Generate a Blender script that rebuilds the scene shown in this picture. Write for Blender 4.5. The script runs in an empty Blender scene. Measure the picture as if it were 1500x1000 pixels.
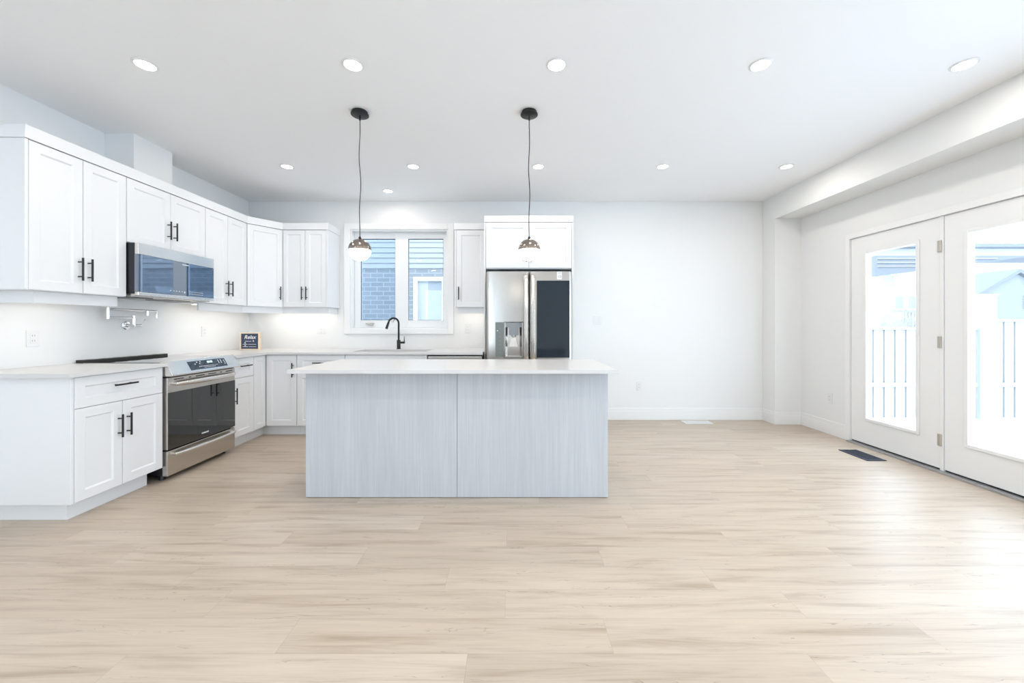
import bpy, bmesh, math, random
from mathutils import Vector, Matrix
random.seed(7)
C = bpy.context.scene
COL = C.collection
PI = math.pi

# ------------------------------------------------------------------ camera
cam_d = bpy.data.cameras.new('camera')
cam_d.sensor_fit = 'HORIZONTAL'
cam_d.sensor_width = 36.0
cam_d.lens = 565.0 / 1500.0 * 36.0
cam_d.shift_y = -23.0 / 1500.0
cam_d.clip_start = 0.05
cam_d.clip_end = 200
cam = bpy.data.objects.new('camera', cam_d)
COL.objects.link(cam)
cam.location = (0, 0, 1.203)
cam.rotation_euler = (PI / 2, 0, 0)
C.camera = cam

# ------------------------------------------------------------------ world, view
SKY = 7.0
POT_W = 4.4
UNDER_W = .85
GLOBE_E = 4.0
w = bpy.data.worlds.new('overcast_sky')
C.world = w
w.use_nodes = True
bg = w.node_tree.nodes['Background']
bg.inputs[0].default_value = (0.715, 0.855, 1.0, 1)
bg.inputs[1].default_value = SKY
C.view_settings.view_transform = 'Standard'
C.view_settings.look = 'None'
C.view_settings.gamma = 1.0
C.view_settings.use_curve_mapping = False
C.view_settings.exposure = -0.05

CEIL = 2.795
YB = 4.943      # back wall face
XL = -3.37      # left wall face
XR = 3.53       # right wall face
YR = -3.4       # rear wall face

def portal(loc, rot, sx, sy):
    d = bpy.data.lights.new('daylight_portal', 'AREA')
    d.shape = 'RECTANGLE'; d.size = sx; d.size_y = sy
    d.cycles.is_portal = True
    o = bpy.data.objects.new('daylight_portal', d)
    COL.objects.link(o); o.location = loc; o.rotation_euler = rot
portal((XR + .12, 3.16, 1.1), (0, PI / 2, 0), 2.0, 1.75)
portal((-2.1, YR - .1, 1.4), (PI / 2, 0, 0), 2.0, 2.2)
portal((XR + .12, -.2, 1.3), (0, PI / 2, 0), 2.0, 4.4)
portal((-1.445, YB + .13, 1.8), (-PI / 2, 0, 0), 1.2, 1.2)

# ------------------------------------------------------------------ materials
def mat(name, col, rough=.5, metal=0.0, spec=.5, coat=0.0, emit=None, estr=0.0, aniso=0.0):
    m = bpy.data.materials.new(name); m.use_nodes = True
    b = m.node_tree.nodes['Principled BSDF']
    b.inputs['Base Color'].default_value = (*col, 1)
    b.inputs['Roughness'].default_value = rough
    b.inputs['Metallic'].default_value = metal
    b.inputs['Specular IOR Level'].default_value = spec
    b.inputs['Coat Weight'].default_value = coat
    b.inputs['Anisotropic'].default_value = aniso
    if emit:
        b.inputs['Emission Color'].default_value = (*emit, 1)
        b.inputs['Emission Strength'].default_value = estr
    return m

def nn(nt, t, **kw):
    n = nt.nodes.new(t)
    for k, v in kw.items():
        setattr(n, k, v)
    return n

def math_n(nt, op, a, b=None, c=None):
    n = nt.nodes.new('ShaderNodeMath'); n.operation = op
    for i, v in enumerate((a, b, c)):
        if v is None: continue
        if isinstance(v, (int, float)): n.inputs[i].default_value = v
        else: nt.links.new(v, n.inputs[i])
    return n.outputs[0]

def ramp(nt, fac, stops, interp='LINEAR'):
    r = nt.nodes.new('ShaderNodeValToRGB'); cr = r.color_ramp; cr.interpolation = interp
    while len(cr.elements) < len(stops): cr.elements.new(.5)
    for e, (p, c) in zip(cr.elements, stops):
        e.position = p; e.color = (*c, 1) if len(c) == 3 else c
    nt.links.new(fac, r.inputs[0])
    return r.outputs[0]

def mixc(nt, fac, a, b, mode='MIX'):
    n = nt.nodes.new('ShaderNodeMix'); n.data_type = 'RGBA'; n.blend_type = mode
    if isinstance(fac, (int, float)): n.inputs[0].default_value = fac
    else: nt.links.new(fac, n.inputs[0])
    for i, v in ((6, a), (7, b)):
        if isinstance(v, tuple): n.inputs[i].default_value = (*v, 1)
        else: nt.links.new(v, n.inputs[i])
    return n.outputs[2]

def paint(name, col, rough, bump=.02, scale=180):
    """painted wall: faint orange-peel bump and tone variation"""
    m = mat(name, col, rough, spec=.3)
    nt = m.node_tree; b = nt.nodes['Principled BSDF']
    g = nn(nt, 'ShaderNodeNewGeometry')
    n = nn(nt, 'ShaderNodeTexNoise'); n.inputs['Scale'].default_value = scale
    nt.links.new(g.outputs['Position'], n.inputs['Vector'])
    bp = nn(nt, 'ShaderNodeBump'); bp.inputs['Strength'].default_value = bump; bp.inputs['Distance'].default_value = .002
    nt.links.new(n.outputs[0], bp.inputs['Height']); nt.links.new(bp.outputs[0], b.inputs['Normal'])
    return m

M = {}
M['wall'] = paint('wall_paint', (.85, .852, .84), .6)
M['ceiling'] = paint('ceiling_paint', (.93, .93, .925), .8, .03, 120)
M['trim'] = mat('trim_paint', (.88, .88, .87), .35)
M['cab'] = mat('cabinet_lacquer', (.85, .855, .86), .32)
M['quartz'] = mat('white_quartz', (.69, .68, .67), .28)
M['black'] = mat('black_metal', (.016, .017, .019), .38, metal=.3)
M['chrome'] = mat('chrome', (.86, .87, .88), .06, metal=1)
M['steel'] = mat('brushed_steel', (.58, .55, .51), .24, metal=1, aniso=.5)
M['fridge_steel'] = mat('fridge_steel', (.50, .475, .44), .28, metal=1, aniso=.4)
M['steel_hi'] = mat('polished_steel', (.76, .735, .70), .22, metal=1)
M['dark'] = mat('black_enamel', (.012, .013, .015), .3)
M['blackglass'] = mat('black_glass', (.010, .011, .012), .03, spec=.75, coat=.5)
M['mirrorglass'] = mat('grey_mirror_glass', (.27, .31, .37), .03, metal=1)
M['fridgeglass'] = mat('dark_tinted_glass', (.016, .026, .036), .04, spec=.5)
M['plastic'] = mat('white_plastic', (.82, .82, .81), .35)
M['slot'] = mat('dark_slot', (.1, .1, .1), .6)
M['grey'] = mat('grey_plastic', (.30, .32, .33), .35)
M['gun'] = mat('gunmetal_shell', (.30, .26, .235), .2, metal=1)
M['white_print'] = mat('white_print', (.85, .87, .88), .5)
M['navy'] = mat('navy_board', (.035, .055, .10), .5)
M['nickel'] = mat('satin_nickel', (.55, .51, .45), .35, metal=1)
M['opal'] = mat('opal_glass', (.9, .88, .85), .2, emit=(1, .96, .9), estr=GLOBE_E)
M['lens'] = mat('lamp_lens', (.9, .9, .9), .4, emit=(1, .97, .92), estr=14)
M['led'] = mat('led_diffuser', (.9, .9, .9), .4, emit=(1, .88, .72), estr=4)
M['vent_dark'] = mat('dark_blue_vent', (.03, .045, .075), .4, metal=.4)
M['cord'] = mat('black_cord', (.03, .026, .024), .6)
M['snow'] = mat('snow_ground', (.85, .87, .9), .9)
M['fence'] = mat('fence_wood', (.30, .305, .31), .8)
M['siding'] = mat('pale_siding', (.27, .275, .28), .7)
M['far_siding'] = mat('far_siding', (.36, .365, .37), .8)
M['roofgrey'] = mat('roof_shingle', (.15, .16, .175), .85)
M['winframe'] = mat('white_vinyl', (.86, .87, .87), .35)
M['darkpane'] = mat('far_window_pane', (.22, .27, .32), .1)
M['twig'] = mat('bare_twig', (.42, .40, .38), .9)
M['gasket'] = mat('dark_gasket', (.05, .06, .07), .6)
M['alu'] = mat('aluminium_sill', (.48, .49, .50), .4, metal=.8)

def glass_mat(name, tint=(.97, .985, 1.0), refl=1.45):
    m = bpy.data.materials.new(name); m.use_nodes = True; nt = m.node_tree
    nt.nodes.remove(nt.nodes['Principled BSDF'])
    out = nt.nodes['Material Output']
    t = nn(nt, 'ShaderNodeBsdfTransparent'); t.inputs[0].default_value = (*tint, 1)
    g = nn(nt, 'ShaderNodeBsdfGlossy'); g.inputs['Roughness'].default_value = .0
    f = nn(nt, 'ShaderNodeFresnel')
    gm = nn(nt, 'ShaderNodeNewGeometry')   # same reflectance on the way in and on the way out of the thin pane
    nt.links.new(math_n(nt, 'ADD', refl, math_n(nt, 'MULTIPLY', gm.outputs['Backfacing'], 1 / refl - refl)), f.inputs[0])
    mx = nn(nt, 'ShaderNodeMixShader')
    nt.links.new(f.outputs[0], mx.inputs[0]); nt.links.new(t.outputs[0], mx.inputs[1]); nt.links.new(g.outputs[0], mx.inputs[2])
    nt.links.new(mx.outputs[0], out.inputs[0])
    return m
M['glass'] = glass_mat('clear_glass')
M['glass_blue'] = glass_mat('screened_glass', (.82, .88, .93))

def floor_mat():
    m = mat('vinyl_plank', (.6, .5, .4), .34, spec=.6); nt = m.node_tree; b = nt.nodes['Principled BSDF']
    g = nn(nt, 'ShaderNodeNewGeometry'); s = nn(nt, 'ShaderNodeSeparateXYZ'); nt.links.new(g.outputs['Position'], s.inputs[0])
    X, Y = s.outputs[0], s.outputs[1]
    W, L, Y0 = .1717, 1.245, .041
    yy = math_n(nt, 'DIVIDE', math_n(nt, 'SUBTRACT', Y, Y0), W)
    row = math_n(nt, 'FLOOR', yy)
    known = {7: 1.082, 8: .373, 9: 1.215, 10: .935, 11: .463, 12: 1.215, 13: .69}
    rr = random.Random(3); stops = []
    for i in range(32):
        v = known.get(i, rr.random() * L) / L
        stops.append(((i + .0) / 32, (v, v, v)))
    off = ramp(nt, math_n(nt, 'DIVIDE', math_n(nt, 'ADD', row, .5), 32.0), stops, 'CONSTANT')
    xx = math_n(nt, 'SUBTRACT', math_n(nt, 'DIVIDE', X, L), off)
    colm = math_n(nt, 'FLOOR', xx)
    cv = nn(nt, 'ShaderNodeCombineXYZ'); nt.links.new(row, cv.inputs[0]); nt.links.new(colm, cv.inputs[1])
    wn = nn(nt, 'ShaderNodeTexWhiteNoise', noise_dimensions='3D'); nt.links.new(cv.outputs[0], wn.inputs['Vector'])
    rid = wn.outputs['Value']
    # grain coordinates, shifted per plank
    gv = nn(nt, 'ShaderNodeCombineXYZ')
    nt.links.new(math_n(nt, 'ADD', X, math_n(nt, 'MULTIPLY', rid, 37.0)), gv.inputs[0])
    nt.links.new(math_n(nt, 'ADD', math_n(nt, 'MULTIPLY', Y, 13.0), math_n(nt, 'MULTIPLY', rid, 91.0)), gv.inputs[1])
    n1 = nn(nt, 'ShaderNodeTexNoise'); n1.inputs['Scale'].default_value = 1.5; n1.inputs['Detail'].default_value = 5; n1.inputs['Roughness'].default_value = .6; n1.inputs['Distortion'].default_value = .5
    nt.links.new(gv.outputs[0], n1.inputs['Vector'])
    gv2 = nn(nt, 'ShaderNodeCombineXYZ')
    nt.links.new(math_n(nt, 'MULTIPLY', gv_x(nt, gv), 2.0), gv2.inputs[0])
    nt.links.new(math_n(nt, 'MULTIPLY', gv_y(nt, gv), 9.0), gv2.inputs[1])
    n2 = nn(nt, 'ShaderNodeTexNoise'); n2.inputs['Scale'].default_value = 2.2; n2.inputs['Detail'].default_value = 4
    nt.links.new(gv2.outputs[0], n2.inputs['Vector'])
    base = ramp(nt, rid, [(0, (.53, .437, .345)), (.3, (.59, .495, .395)), (.6, (.56, .462, .363)), (.85, (.62, .528, .43)), (1, (.50, .408, .315))])
    c1 = ramp(nt, n1.outputs[0], [(.30, (.74, .69, .64)), (.48, (.96, .955, .95)), (.66, (1.05, 1.05, 1.05))])
    c2 = ramp(nt, n2.outputs[0], [(.3, (.93, .925, .92)), (.6, (1.02, 1.02, 1.02))])
    col = mixc(nt, 1.0, mixc(nt, 1.0, base, c1, 'MULTIPLY'), c2, 'MULTIPLY')
    # sparse dark cracks
    n3 = nn(nt, 'ShaderNodeTexNoise'); n3.inputs['Scale'].default_value = 1.0; n3.inputs['Detail'].default_value = 3; n3.inputs['Distortion'].default_value = .9
    gv3 = nn(nt, 'ShaderNodeCombineXYZ')
    nt.links.new(math_n(nt, 'MULTIPLY', gv_x(nt, gv), 2.4), gv3.inputs[0]); nt.links.new(math_n(nt, 'MULTIPLY', gv_y(nt, gv), 2.6), gv3.inputs[1])
    nt.links.new(gv3.outputs[0], n3.inputs['Vector'])
    line = math_n(nt, 'ABSOLUTE', math_n(nt, 'SUBTRACT', n3.outputs[0], .52))
    crack = math_n(nt, 'LESS_THAN', line, .006)
    n4 = nn(nt, 'ShaderNodeTexNoise'); n4.inputs['Scale'].default_value = 1.9; nt.links.new(gv.outputs[0], n4.inputs['Vector'])
    msk = math_n(nt, 'MULTIPLY', math_n(nt, 'GREATER_THAN', n4.outputs[0], .575), crack)
    col = mixc(nt, math_n(nt, 'MULTIPLY', msk, .55), col, (.26, .19, .14))
    # seams
    fy = math_n(nt, 'FRACT', yy); fx = math_n(nt, 'FRACT', xx)
    sy = math_n(nt, 'LESS_THAN', fy, .009); sx = math_n(nt, 'LESS_THAN', fx, .0015)
    seam = math_n(nt, 'MAXIMUM', sy, sx)
    col = mixc(nt, math_n(nt, 'MULTIPLY', seam, .45), col, (.33, .26, .20))
    nt.links.new(col, b.inputs['Base Color'])
    nt.links.new(math_n(nt, 'ADD', .33, math_n(nt, 'MULTIPLY', n1.outputs[0], .14)), b.inputs['Roughness'])
    bp = nn(nt, 'ShaderNodeBump'); bp.inputs['Strength'].default_value = .12; bp.inputs['Distance'].default_value = .002
    nt.links.new(math_n(nt, 'SUBTRACT', n2.outputs[0], seam), bp.inputs['Height']); nt.links.new(bp.outputs[0], b.inputs['Normal'])
    return m

def gv_x(nt, gv):
    s = nn(nt, 'ShaderNodeSeparateXYZ'); nt.links.new(gv.outputs[0], s.inputs[0]); return s.outputs[0]
def gv_y(nt, gv):
    s = nn(nt, 'ShaderNodeSeparateXYZ'); nt.links.new(gv.outputs[0], s.inputs[0]); return s.outputs[1]
M['floor'] = floor_mat()

def grain_mat(name, lo, hi, rough=.45, sx=60.0, sz=2.0):
    """vertical woodgrain laminate"""
    m = mat(name, hi, rough); nt = m.node_tree; b = nt.nodes['Principled BSDF']
    g = nn(nt, 'ShaderNodeNewGeometry'); mp = nn(nt, 'ShaderNodeMapping'); mp.inputs['Scale'].default_value = (sx, sx, sz)
    nt.links.new(g.outputs['Position'], mp.inputs[0])
    n = nn(nt, 'ShaderNodeTexNoise'); n.inputs['Scale'].default_value = 1; n.inputs['Detail'].default_value = 5; n.inputs['Roughness'].default_value = .65; n.inputs['Distortion'].default_value = .8
    nt.links.new(mp.outputs[0], n.inputs['Vector'])
    mp2 = nn(nt, 'ShaderNodeMapping'); mp2.inputs['Scale'].default_value = (7, 7, .7); nt.links.new(g.outputs['Position'], mp2.inputs[0])
    n2 = nn(nt, 'ShaderNodeTexNoise'); n2.inputs['Scale'].default_value = 1; n2.inputs['Detail'].default_value = 3; n2.inputs['Distortion'].default_value = 1.2
    nt.links.new(mp2.outputs[0], n2.inputs['Vector'])
    f = math_n(nt, 'ADD', math_n(nt, 'MULTIPLY', n.outputs[0], .65), math_n(nt, 'MULTIPLY', n2.outputs[0], .35))
    nt.links.new(ramp(nt, f, [(.34, lo), (.5, tuple((a + c) / 2 for a, c in zip(lo, hi))), (.62, hi)]), b.inputs['Base Color'])
    return m
M['island'] = grain_mat('pale_grey_woodgrain', (.50, .52, .55), (.60, .615, .635), sx=110.0, sz=2.0)
M['oak'] = grain_mat('light_oak', (.74, .58, .41), (.85, .73, .57), .5, 20, 20)

def brick_mat():
    m = mat('painted_brick', (.3, .4, .5), .85); nt = m.node_tree; b = nt.nodes['Principled BSDF']
    g = nn(nt, 'ShaderNodeNewGeometry'); s = nn(nt, 'ShaderNodeSeparateXYZ'); nt.links.new(g.outputs['Position'], s.inputs[0])
    c = nn(nt, 'ShaderNodeCombineXYZ'); nt.links.new(s.outputs[0], c.inputs[0]); nt.links.new(s.outputs[2], c.inputs[1])
    t = nn(nt, 'ShaderNodeTexBrick'); nt.links.new(c.outputs[0], t.inputs['Vector'])
    t.inputs['Scale'].default_value = 1; t.inputs['Brick Width'].default_value = .24; t.inputs['Row Height'].default_value = .084
    t.inputs['Mortar Size'].default_value = .008
    t.inputs['Color1'].default_value = (.165, .175, .185, 1); t.inputs['Color2'].default_value = (.20, .21, .22, 1); t.inputs['Mortar'].default_value = (.27, .28, .29, 1)
    nt.links.new(t.outputs[0], b.inputs['Base Color'])
    return m
M['brick'] = brick_mat()

# ------------------------------------------------------------------ mesh helpers
class MB:
    def __init__(self): self.v = []; self.f = []
    def add(self, vs, fs):
        n = len(self.v); self.v += [tuple(p) for p in vs]; self.f += [[i + n for i in f] for f in fs]; return self
    def hexa(self, p):   # 8 points: bottom 4 ccw, top 4
        return self.add(p, [(0, 3, 2, 1), (4, 5, 6, 7), (0, 1, 5, 4), (1, 2, 6, 5), (2, 3, 7, 6), (3, 0, 4, 7)])
    def box(self, x0, x1, y0, y1, z0, z1):
        return self.hexa([(x0, y0, z0), (x1, y0, z0), (x1, y1, z0), (x0, y1, z0), (x0, y0, z1), (x1, y0, z1), (x1, y1, z1), (x0, y1, z1)])
    def fbox(self, F, u0, u1, d0, d1, z0, z1):
        return self.hexa([F.P(u0, d0, z0), F.P(u1, d0, z0), F.P(u1, d1, z0), F.P(u0, d1, z0), F.P(u0, d0, z1), F.P(u1, d0, z1), F.P(u1, d1, z1), F.P(u0, d1, z1)])
    def prism(self, pts, z0, z1):
        n = len(pts)
        vs = [(x, y, z0) for x, y in pts] + [(x, y, z1) for x, y in pts]
        return self.add(vs, [list(range(n))[::-1], list(range(n, 2 * n))] + [(i, (i + 1) % n, n + (i + 1) % n, n + i) for i in range(n)])
    def extr(self, a, b):  # two matching rings -> closed solid
        n = len(a)
        return self.add(list(a) + list(b), [list(range(n))[::-1], list(range(n, 2 * n))] + [(i, (i + 1) % n, n + (i + 1) % n, n + i) for i in range(n)])
    def tube(self, pts, r, seg=12, caps=True):
        pts = [Vector(p) for p in pts]; rs = r if isinstance(r, (list, tuple)) else [r] * len(pts)
        rings = []; up = None
        for i, p in enumerate(pts):
            t = (pts[min(i + 1, len(pts) - 1)] - pts[max(i - 1, 0)])
            if t.length < 1e-9: t = Vector((0, 0, 1))
            t.normalize()
            if up is None: up = t.orthogonal().normalized()
            else:
                up = up - t * up.dot(t)
                up = up.normalized() if up.length > 1e-6 else t.orthogonal().normalized()
            s = t.cross(up)
            rings.append([p + (up * math.cos(2 * PI * k / seg) + s * math.sin(2 * PI * k / seg)) * rs[i] for k in range(seg)])
        vs = [q for ring in rings for q in ring]; fs = []
        for i in range(len(pts) - 1):
            for k in range(seg):
                a = i * seg + k; b2 = i * seg + (k + 1) % seg
                fs.append((a, b2, b2 + seg, a + seg))
        if caps:
            fs.append(list(range(seg))[::-1]); fs.append([(len(pts) - 1) * seg + k for k in range(seg)])
        return self.add(vs, fs)
    def lathe(self, c, prof, seg=32):   # prof list of (r,z), around vertical axis at c
        vs = []; fs = []; idx = []
        for r, z in prof:
            if r < 1e-6: idx.append([len(vs)]); vs.append((c[0], c[1], c[2] + z))
            else:
                idx.append(list(range(len(vs), len(vs) + seg)))
                vs += [(c[0] + r * math.cos(2 * PI * k / seg), c[1] + r * math.sin(2 * PI * k / seg), c[2] + z) for k in range(seg)]
        for a, b2 in zip(idx, idx[1:]):
            for k in range(seg):
                k2 = (k + 1) % seg
                if len(a) == 1 and len(b2) == 1: continue
                if len(a) == 1: fs.append((a[0], b2[k2], b2[k]))
                elif len(b2) == 1: fs.append((a[k], a[k2], b2[0]))
                else: fs.append((a[k], a[k2], b2[k2], b2[k]))
        return self.add(vs, fs)
    def panel(self, F, u0, u1, z0, z1, t=.02, fr=.058, rec=.009, bev=.009):
        """shaker front: raised frame, bevelled inner edge and recessed field, one closed solid"""
        def ring(i, d): return [F.P(u0 + i, d, z0 + i), F.P(u1 - i, d, z0 + i), F.P(u1 - i, d, z1 - i), F.P(u0 + i, d, z1 - i)]
        e = .002
        rings = [ring(0, 0), ring(0, t - e), ring(e, t), ring(fr, t), ring(fr + bev, t - rec)]
        vs = [p for r in rings for p in r]; fs = [(0, 1, 2, 3)]
        for i in range(4):
            for k in range(4):
                a = i * 4 + k; b2 = i * 4 + (k + 1) % 4
                fs.append((a, b2, b2 + 4, a + 4))
        fs.append((16, 17, 18, 19))
        return self.add(vs, fs)

class Fr:
    def __init__(self, o, u): self.o = Vector((o[0], o[1])); self.u = Vector(u).normalized(); self.n = Vector((self.u.y, -self.u.x))
    def P(self, u, d, z):
        q = self.o + self.u * u + self.n * d
        return (q.x, q.y, z)

def obj(name, mb, m, parent=None, bevel=0.0, smooth=False, origin=None):
    """link one mesh object; vertices are given in world space"""
    me = bpy.data.meshes.new(name)
    if parent is not None: org = parent['_org']
    elif origin is not None: org = list(origin)
    else:
        xs = [v[0] for v in mb.v]; ys = [v[1] for v in mb.v]; zs = [v[2] for v in mb.v]
        org = [(min(xs) + max(xs)) / 2, (min(ys) + max(ys)) / 2, min(zs)]
    me.from_pydata([(v[0] - org[0], v[1] - org[1], v[2] - org[2]) for v in mb.v], [], mb.f)
    bm = bmesh.new(); bm.from_mesh(me)
    bmesh.ops.recalc_face_normals(bm, faces=bm.faces); bm.to_mesh(me); bm.free()
    me.materials.append(M[m] if isinstance(m, str) else m)
    o = bpy.data.objects.new(name, me); COL.objects.link(o)
    o['_org'] = list(org)
    if parent is not None: o.parent = parent
    else: o.location = org
    if smooth:
        for p in me.polygons: p.use_smooth = True
        try: me.set_sharp_from_angle(angle=math.radians(40))
        except Exception: pass
    if bevel:
        md = o.modifiers.new('bevel', 'BEVEL'); md.width = bevel; md.segments = 2; md.limit_method = 'ANGLE'; md.angle_limit = math.radians(40)
    return o

def tag(o, label, cat, group=None, kind=None):
    o['label'] = label; o['category'] = cat
    if group: o['group'] = group
    if kind: o['kind'] = kind
    return o

def thing(name, loc, label, cat, group=None):
    o = bpy.data.objects.new(name, None); COL.objects.link(o); o.location = loc; o.empty_display_size = .05
    o['_org'] = list(loc)
    return tag(o, label, cat, group)

def struct(name, mb, m, parent=None, bevel=0.0, smooth=False):
    o = obj(name, mb, m, parent, bevel, smooth)
    if parent is None: o['kind'] = 'structure'
    return o

def sroot(name, loc):
    o = bpy.data.objects.new(name, None); COL.objects.link(o); o.location = loc; o['_org'] = list(loc); o['kind'] = 'structure'; return o

def text(name, body, size, m, parent, P, u=(1, 0, 0), shear=0.0, offset=0.0, align='CENTER', depth=.0006):
    cu = bpy.data.curves.new(name, 'FONT'); cu.body = body; cu.size = size; cu.shear = shear; cu.offset = offset
    cu.extrude = depth; cu.align_x = align; cu.align_y = 'CENTER'; cu.resolution_u = 4
    t = bpy.data.objects.new(name, cu); COL.objects.link(t)
    bpy.context.view_layer.update()
    me = bpy.data.meshes.new_from_object(t.evaluated_get(bpy.context.evaluated_depsgraph_get()))
    bpy.data.objects.remove(t)
    U = Vector(u).normalized(); Z = Vector((0, 0, 1)); N = U.cross(Z)
    mw = Matrix(((U.x, Z.x, N.x, P[0]), (U.y, Z.y, N.y, P[1]), (U.z, Z.z, N.z, P[2]), (0, 0, 0, 1)))
    me.transform(Matrix.Translation(-Vector(parent['_org'])) @ mw)
    me.materials.clear(); me.materials.append(M[m])
    o = bpy.data.objects.new(name, me); COL.objects.link(o); o.parent = parent; o['_org'] = list(parent['_org'])
    return o

# ------------------------------------------------------------------ room shell
struct('floor', MB().box(XL - .15, XR + .2, YR - .15, YB + .15, -.12, 0), 'floor')
struct('ceiling', MB().box(XL - .15, XR + .2, YR - .15, YB + .15, CEIL, CEIL + .15), 'ceiling')

# back wall with the kitchen window opening
WX0, WX1, WZ0, WZ1 = -2.066, -.825, 1.168, 2.430
mb = MB()
mb.box(XL - .15, WX0, YB, YB + .15, 0, CEIL); mb.box(WX1, XR + .2, YB, YB + .15, 0, CEIL)
mb.box(WX0, WX1, YB, YB + .15, 0, WZ0); mb.box(WX0, WX1, YB, YB + .15, WZ1, CEIL)
struct('wall_back', mb, 'wall')
# left wall with the boxed chase above the hood
mb = MB(); mb.box(XL - .15, XL, YR, YB, 0, CEIL)
mb.box(XL, -3.128, 3.19, 3.552, 2.432, CEIL)
struct('wall_left', mb, 'wall')
# right wall: door opening, column and dropped beam
DY0, DY1, DZ1 = 2.29, 4.04, 2.125
mb = MB()
mb.box(XR, XR + .16, YR, -2.4, 0, CEIL); mb.box(XR, XR + .16, 2.0, DY0, 0, CEIL); mb.box(XR, XR + .16, -2.4, 2.0, 0, .3); mb.box(XR, XR + .16, -2.4, 2.0, 2.3, CEIL); mb.box(XR, XR + .16, DY1, YB, 0, CEIL); mb.box(XR, XR + .16, DY0, DY1, DZ1, CEIL)  # includes an unseen opening added for daylight from the right
mb.box(3.21, XR, 4.708, YB, 0, CEIL); mb.box(3.21, XR, YR, 4.708, 2.51, CEIL)
struct('wall_right', mb, 'wall')
# rear wall behind the camera with an opening added to let daylight in
mb = MB(); RZ0, RZ1 = .3, 2.5
for x0, x1 in ((XL - .15, -3.1), (-1.1, XR + .2)): mb.box(x0, x1, YR - .15, YR, 0, CEIL)
for x0, x1 in ((-3.1, -1.1),): mb.box(x0, x1, YR - .15, YR, 0, RZ0); mb.box(x0, x1, YR - .15, YR, RZ1, CEIL)
struct('wall_rear', mb, 'wall')
def added_window(name, axis, a0, a1, z0, z1, n):
    r = sroot(name, ((a0 + a1) / 2, YR - .08, z0) if axis == 'x' else (XR + .08, (a0 + a1) / 2, z0))
    mb = MB(); w_ = .05
    def bx(p0, p1, q0, q1):
        if axis == 'x': mb.box(p0, p1, YR - .10, YR - .04, q0, q1)
        else: mb.box(XR + .05, XR + .11, p0, p1, q0, q1)
    bx(a0, a1, z0, z0 + w_); bx(a0, a1, z1 - w_, z1)
    for k in range(n + 1):
        c = a0 + (a1 - a0 - w_) * k / n; bx(c, c + w_, z0 + w_, z1 - w_)
    struct('window_frame', mb, 'winframe', r)
    mb = MB()
    if axis == 'x': mb.box(a0 + w_, a1 - w_, YR - .075, YR - .07, z0 + w_, z1 - w_)
    else: mb.box(XR + .078, XR + .083, a0 + w_, a1 - w_, z0 + w_, z1 - w_)
    struct('window_pane', mb, 'glass', r)
added_window('added_window_2', 'x', -3.1, -1.1, RZ0, RZ1, 2)  # unseen window, added so daylight reaches the camera-facing fronts
added_window('added_window_3', 'y', -2.4, 2.0, .3, 2.3, 3)  # unseen window, added to bring cool daylight onto the right-hand floor

# baseboards: stepped profile
def bb(mb, F, u0, u1):
    mb.fbox(F, u0, u1, 0, .016, 0, .112); mb.fbox(F, u0, u1, 0, .011, .112, .152)
Fback = Fr((0, YB), (1, 0))
mb = MB(); bb(mb, Fback, .69, 3.21); struct('baseboard_back', mb, 'trim', bevel=.003)
mb = MB()
bb(mb, Fr((3.21, 0), (0, -1)), -YB + .016, -4.708 + .016)
bb(mb, Fr((0, 4.708), (1, 0)), 3.21, XR)
bb(mb, Fr((XR, 0), (0, -1)), -4.708 + .016, -4.055)
struct('baseboard_right', mb, 'trim', bevel=.003)
mb = MB(); bb(mb, Fr((XR, 0), (0, -1)), -2.27, -YR); struct('baseboard_rear', mb, 'trim')

# kitchen window
r = sroot('window_1', (-1.445, YB, 1.10))
def rect_ring(mb, x0, x1, z0, z1, wl, wr, wb, wt, y0, y1):
    mb.box(x0, x0 + wl, y0, y1, z0, z1); mb.box(x1 - wr, x1, y0, y1, z0, z1)
    mb.box(x0 + wl, x1 - wr, y0, y1, z0, z0 + wb); mb.box(x0 + wl, x1 - wr, y0, y1, z1 - wt, z1)
mb = MB(); rect_ring(mb, -2.146, -.744, 1.098, 2.512, .076, .076, .066, .078, YB - .022, YB)
struct('window_casing', mb, 'trim', r, bevel=.004)
mb = MB(); rect_ring(mb, WX0, WX1, WZ0, WZ1, .012, .012, .012, .012, YB, YB + .15)
struct('window_reveal', mb, 'trim', r)
mb = MB()
mb.box(WX0 + .012, -1.975, 5.03, 5.09, WZ0 + .012, WZ1 - .012); mb.box(-1.523, -1.354, 5.03, 5.09, WZ0 + .012, WZ1 - .012); mb.box(-.896, WX1 - .012, 5.03, 5.09, WZ0 + .012, WZ1 - .012)
for a, b in ((-1.975, -1.523), (-1.354, -.896)):
    mb.box(a, b, 5.03, 5.09, WZ0 + .012, 1.275); mb.box(a, b, 5.03, 5.09, 2.338, WZ1 - .012)
struct('window_frame', mb, 'winframe', r, bevel=.003)
for (a, b, g) in ((-1.975, -1.523, 'glass_blue'), (-1.354, -.896, 'glass')):
    p = struct('window_pane', MB().box(a, b, 5.056, 5.062, 1.275, 2.338), g, r)
    mb = MB(); rect_ring(mb, a, b, 1.275, 2.338, .006, .006, .004, .008, 5.046, 5.056)
    struct('gasket', mb, 'gasket', p)
mb = MB(); mb.box(-1.90, -1.80, 5.005, 5.03, 1.222, 1.238); mb.tube([(-1.89, 5.01, 1.23), (-1.83, 4.995, 1.215), (-1.80, 4.99, 1.213)], .006)
struct('window_crank', mb, 'nickel', r)
mb = MB(); mb.box(-1.56, -1.54, 5.012, 5.03, 1.25, 1.29); mb.tube([(-1.55, 5.01, 1.262), (-1.575, 5.0, 1.258)], .005)
struct('sash_lock', mb, 'nickel', r)

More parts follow.
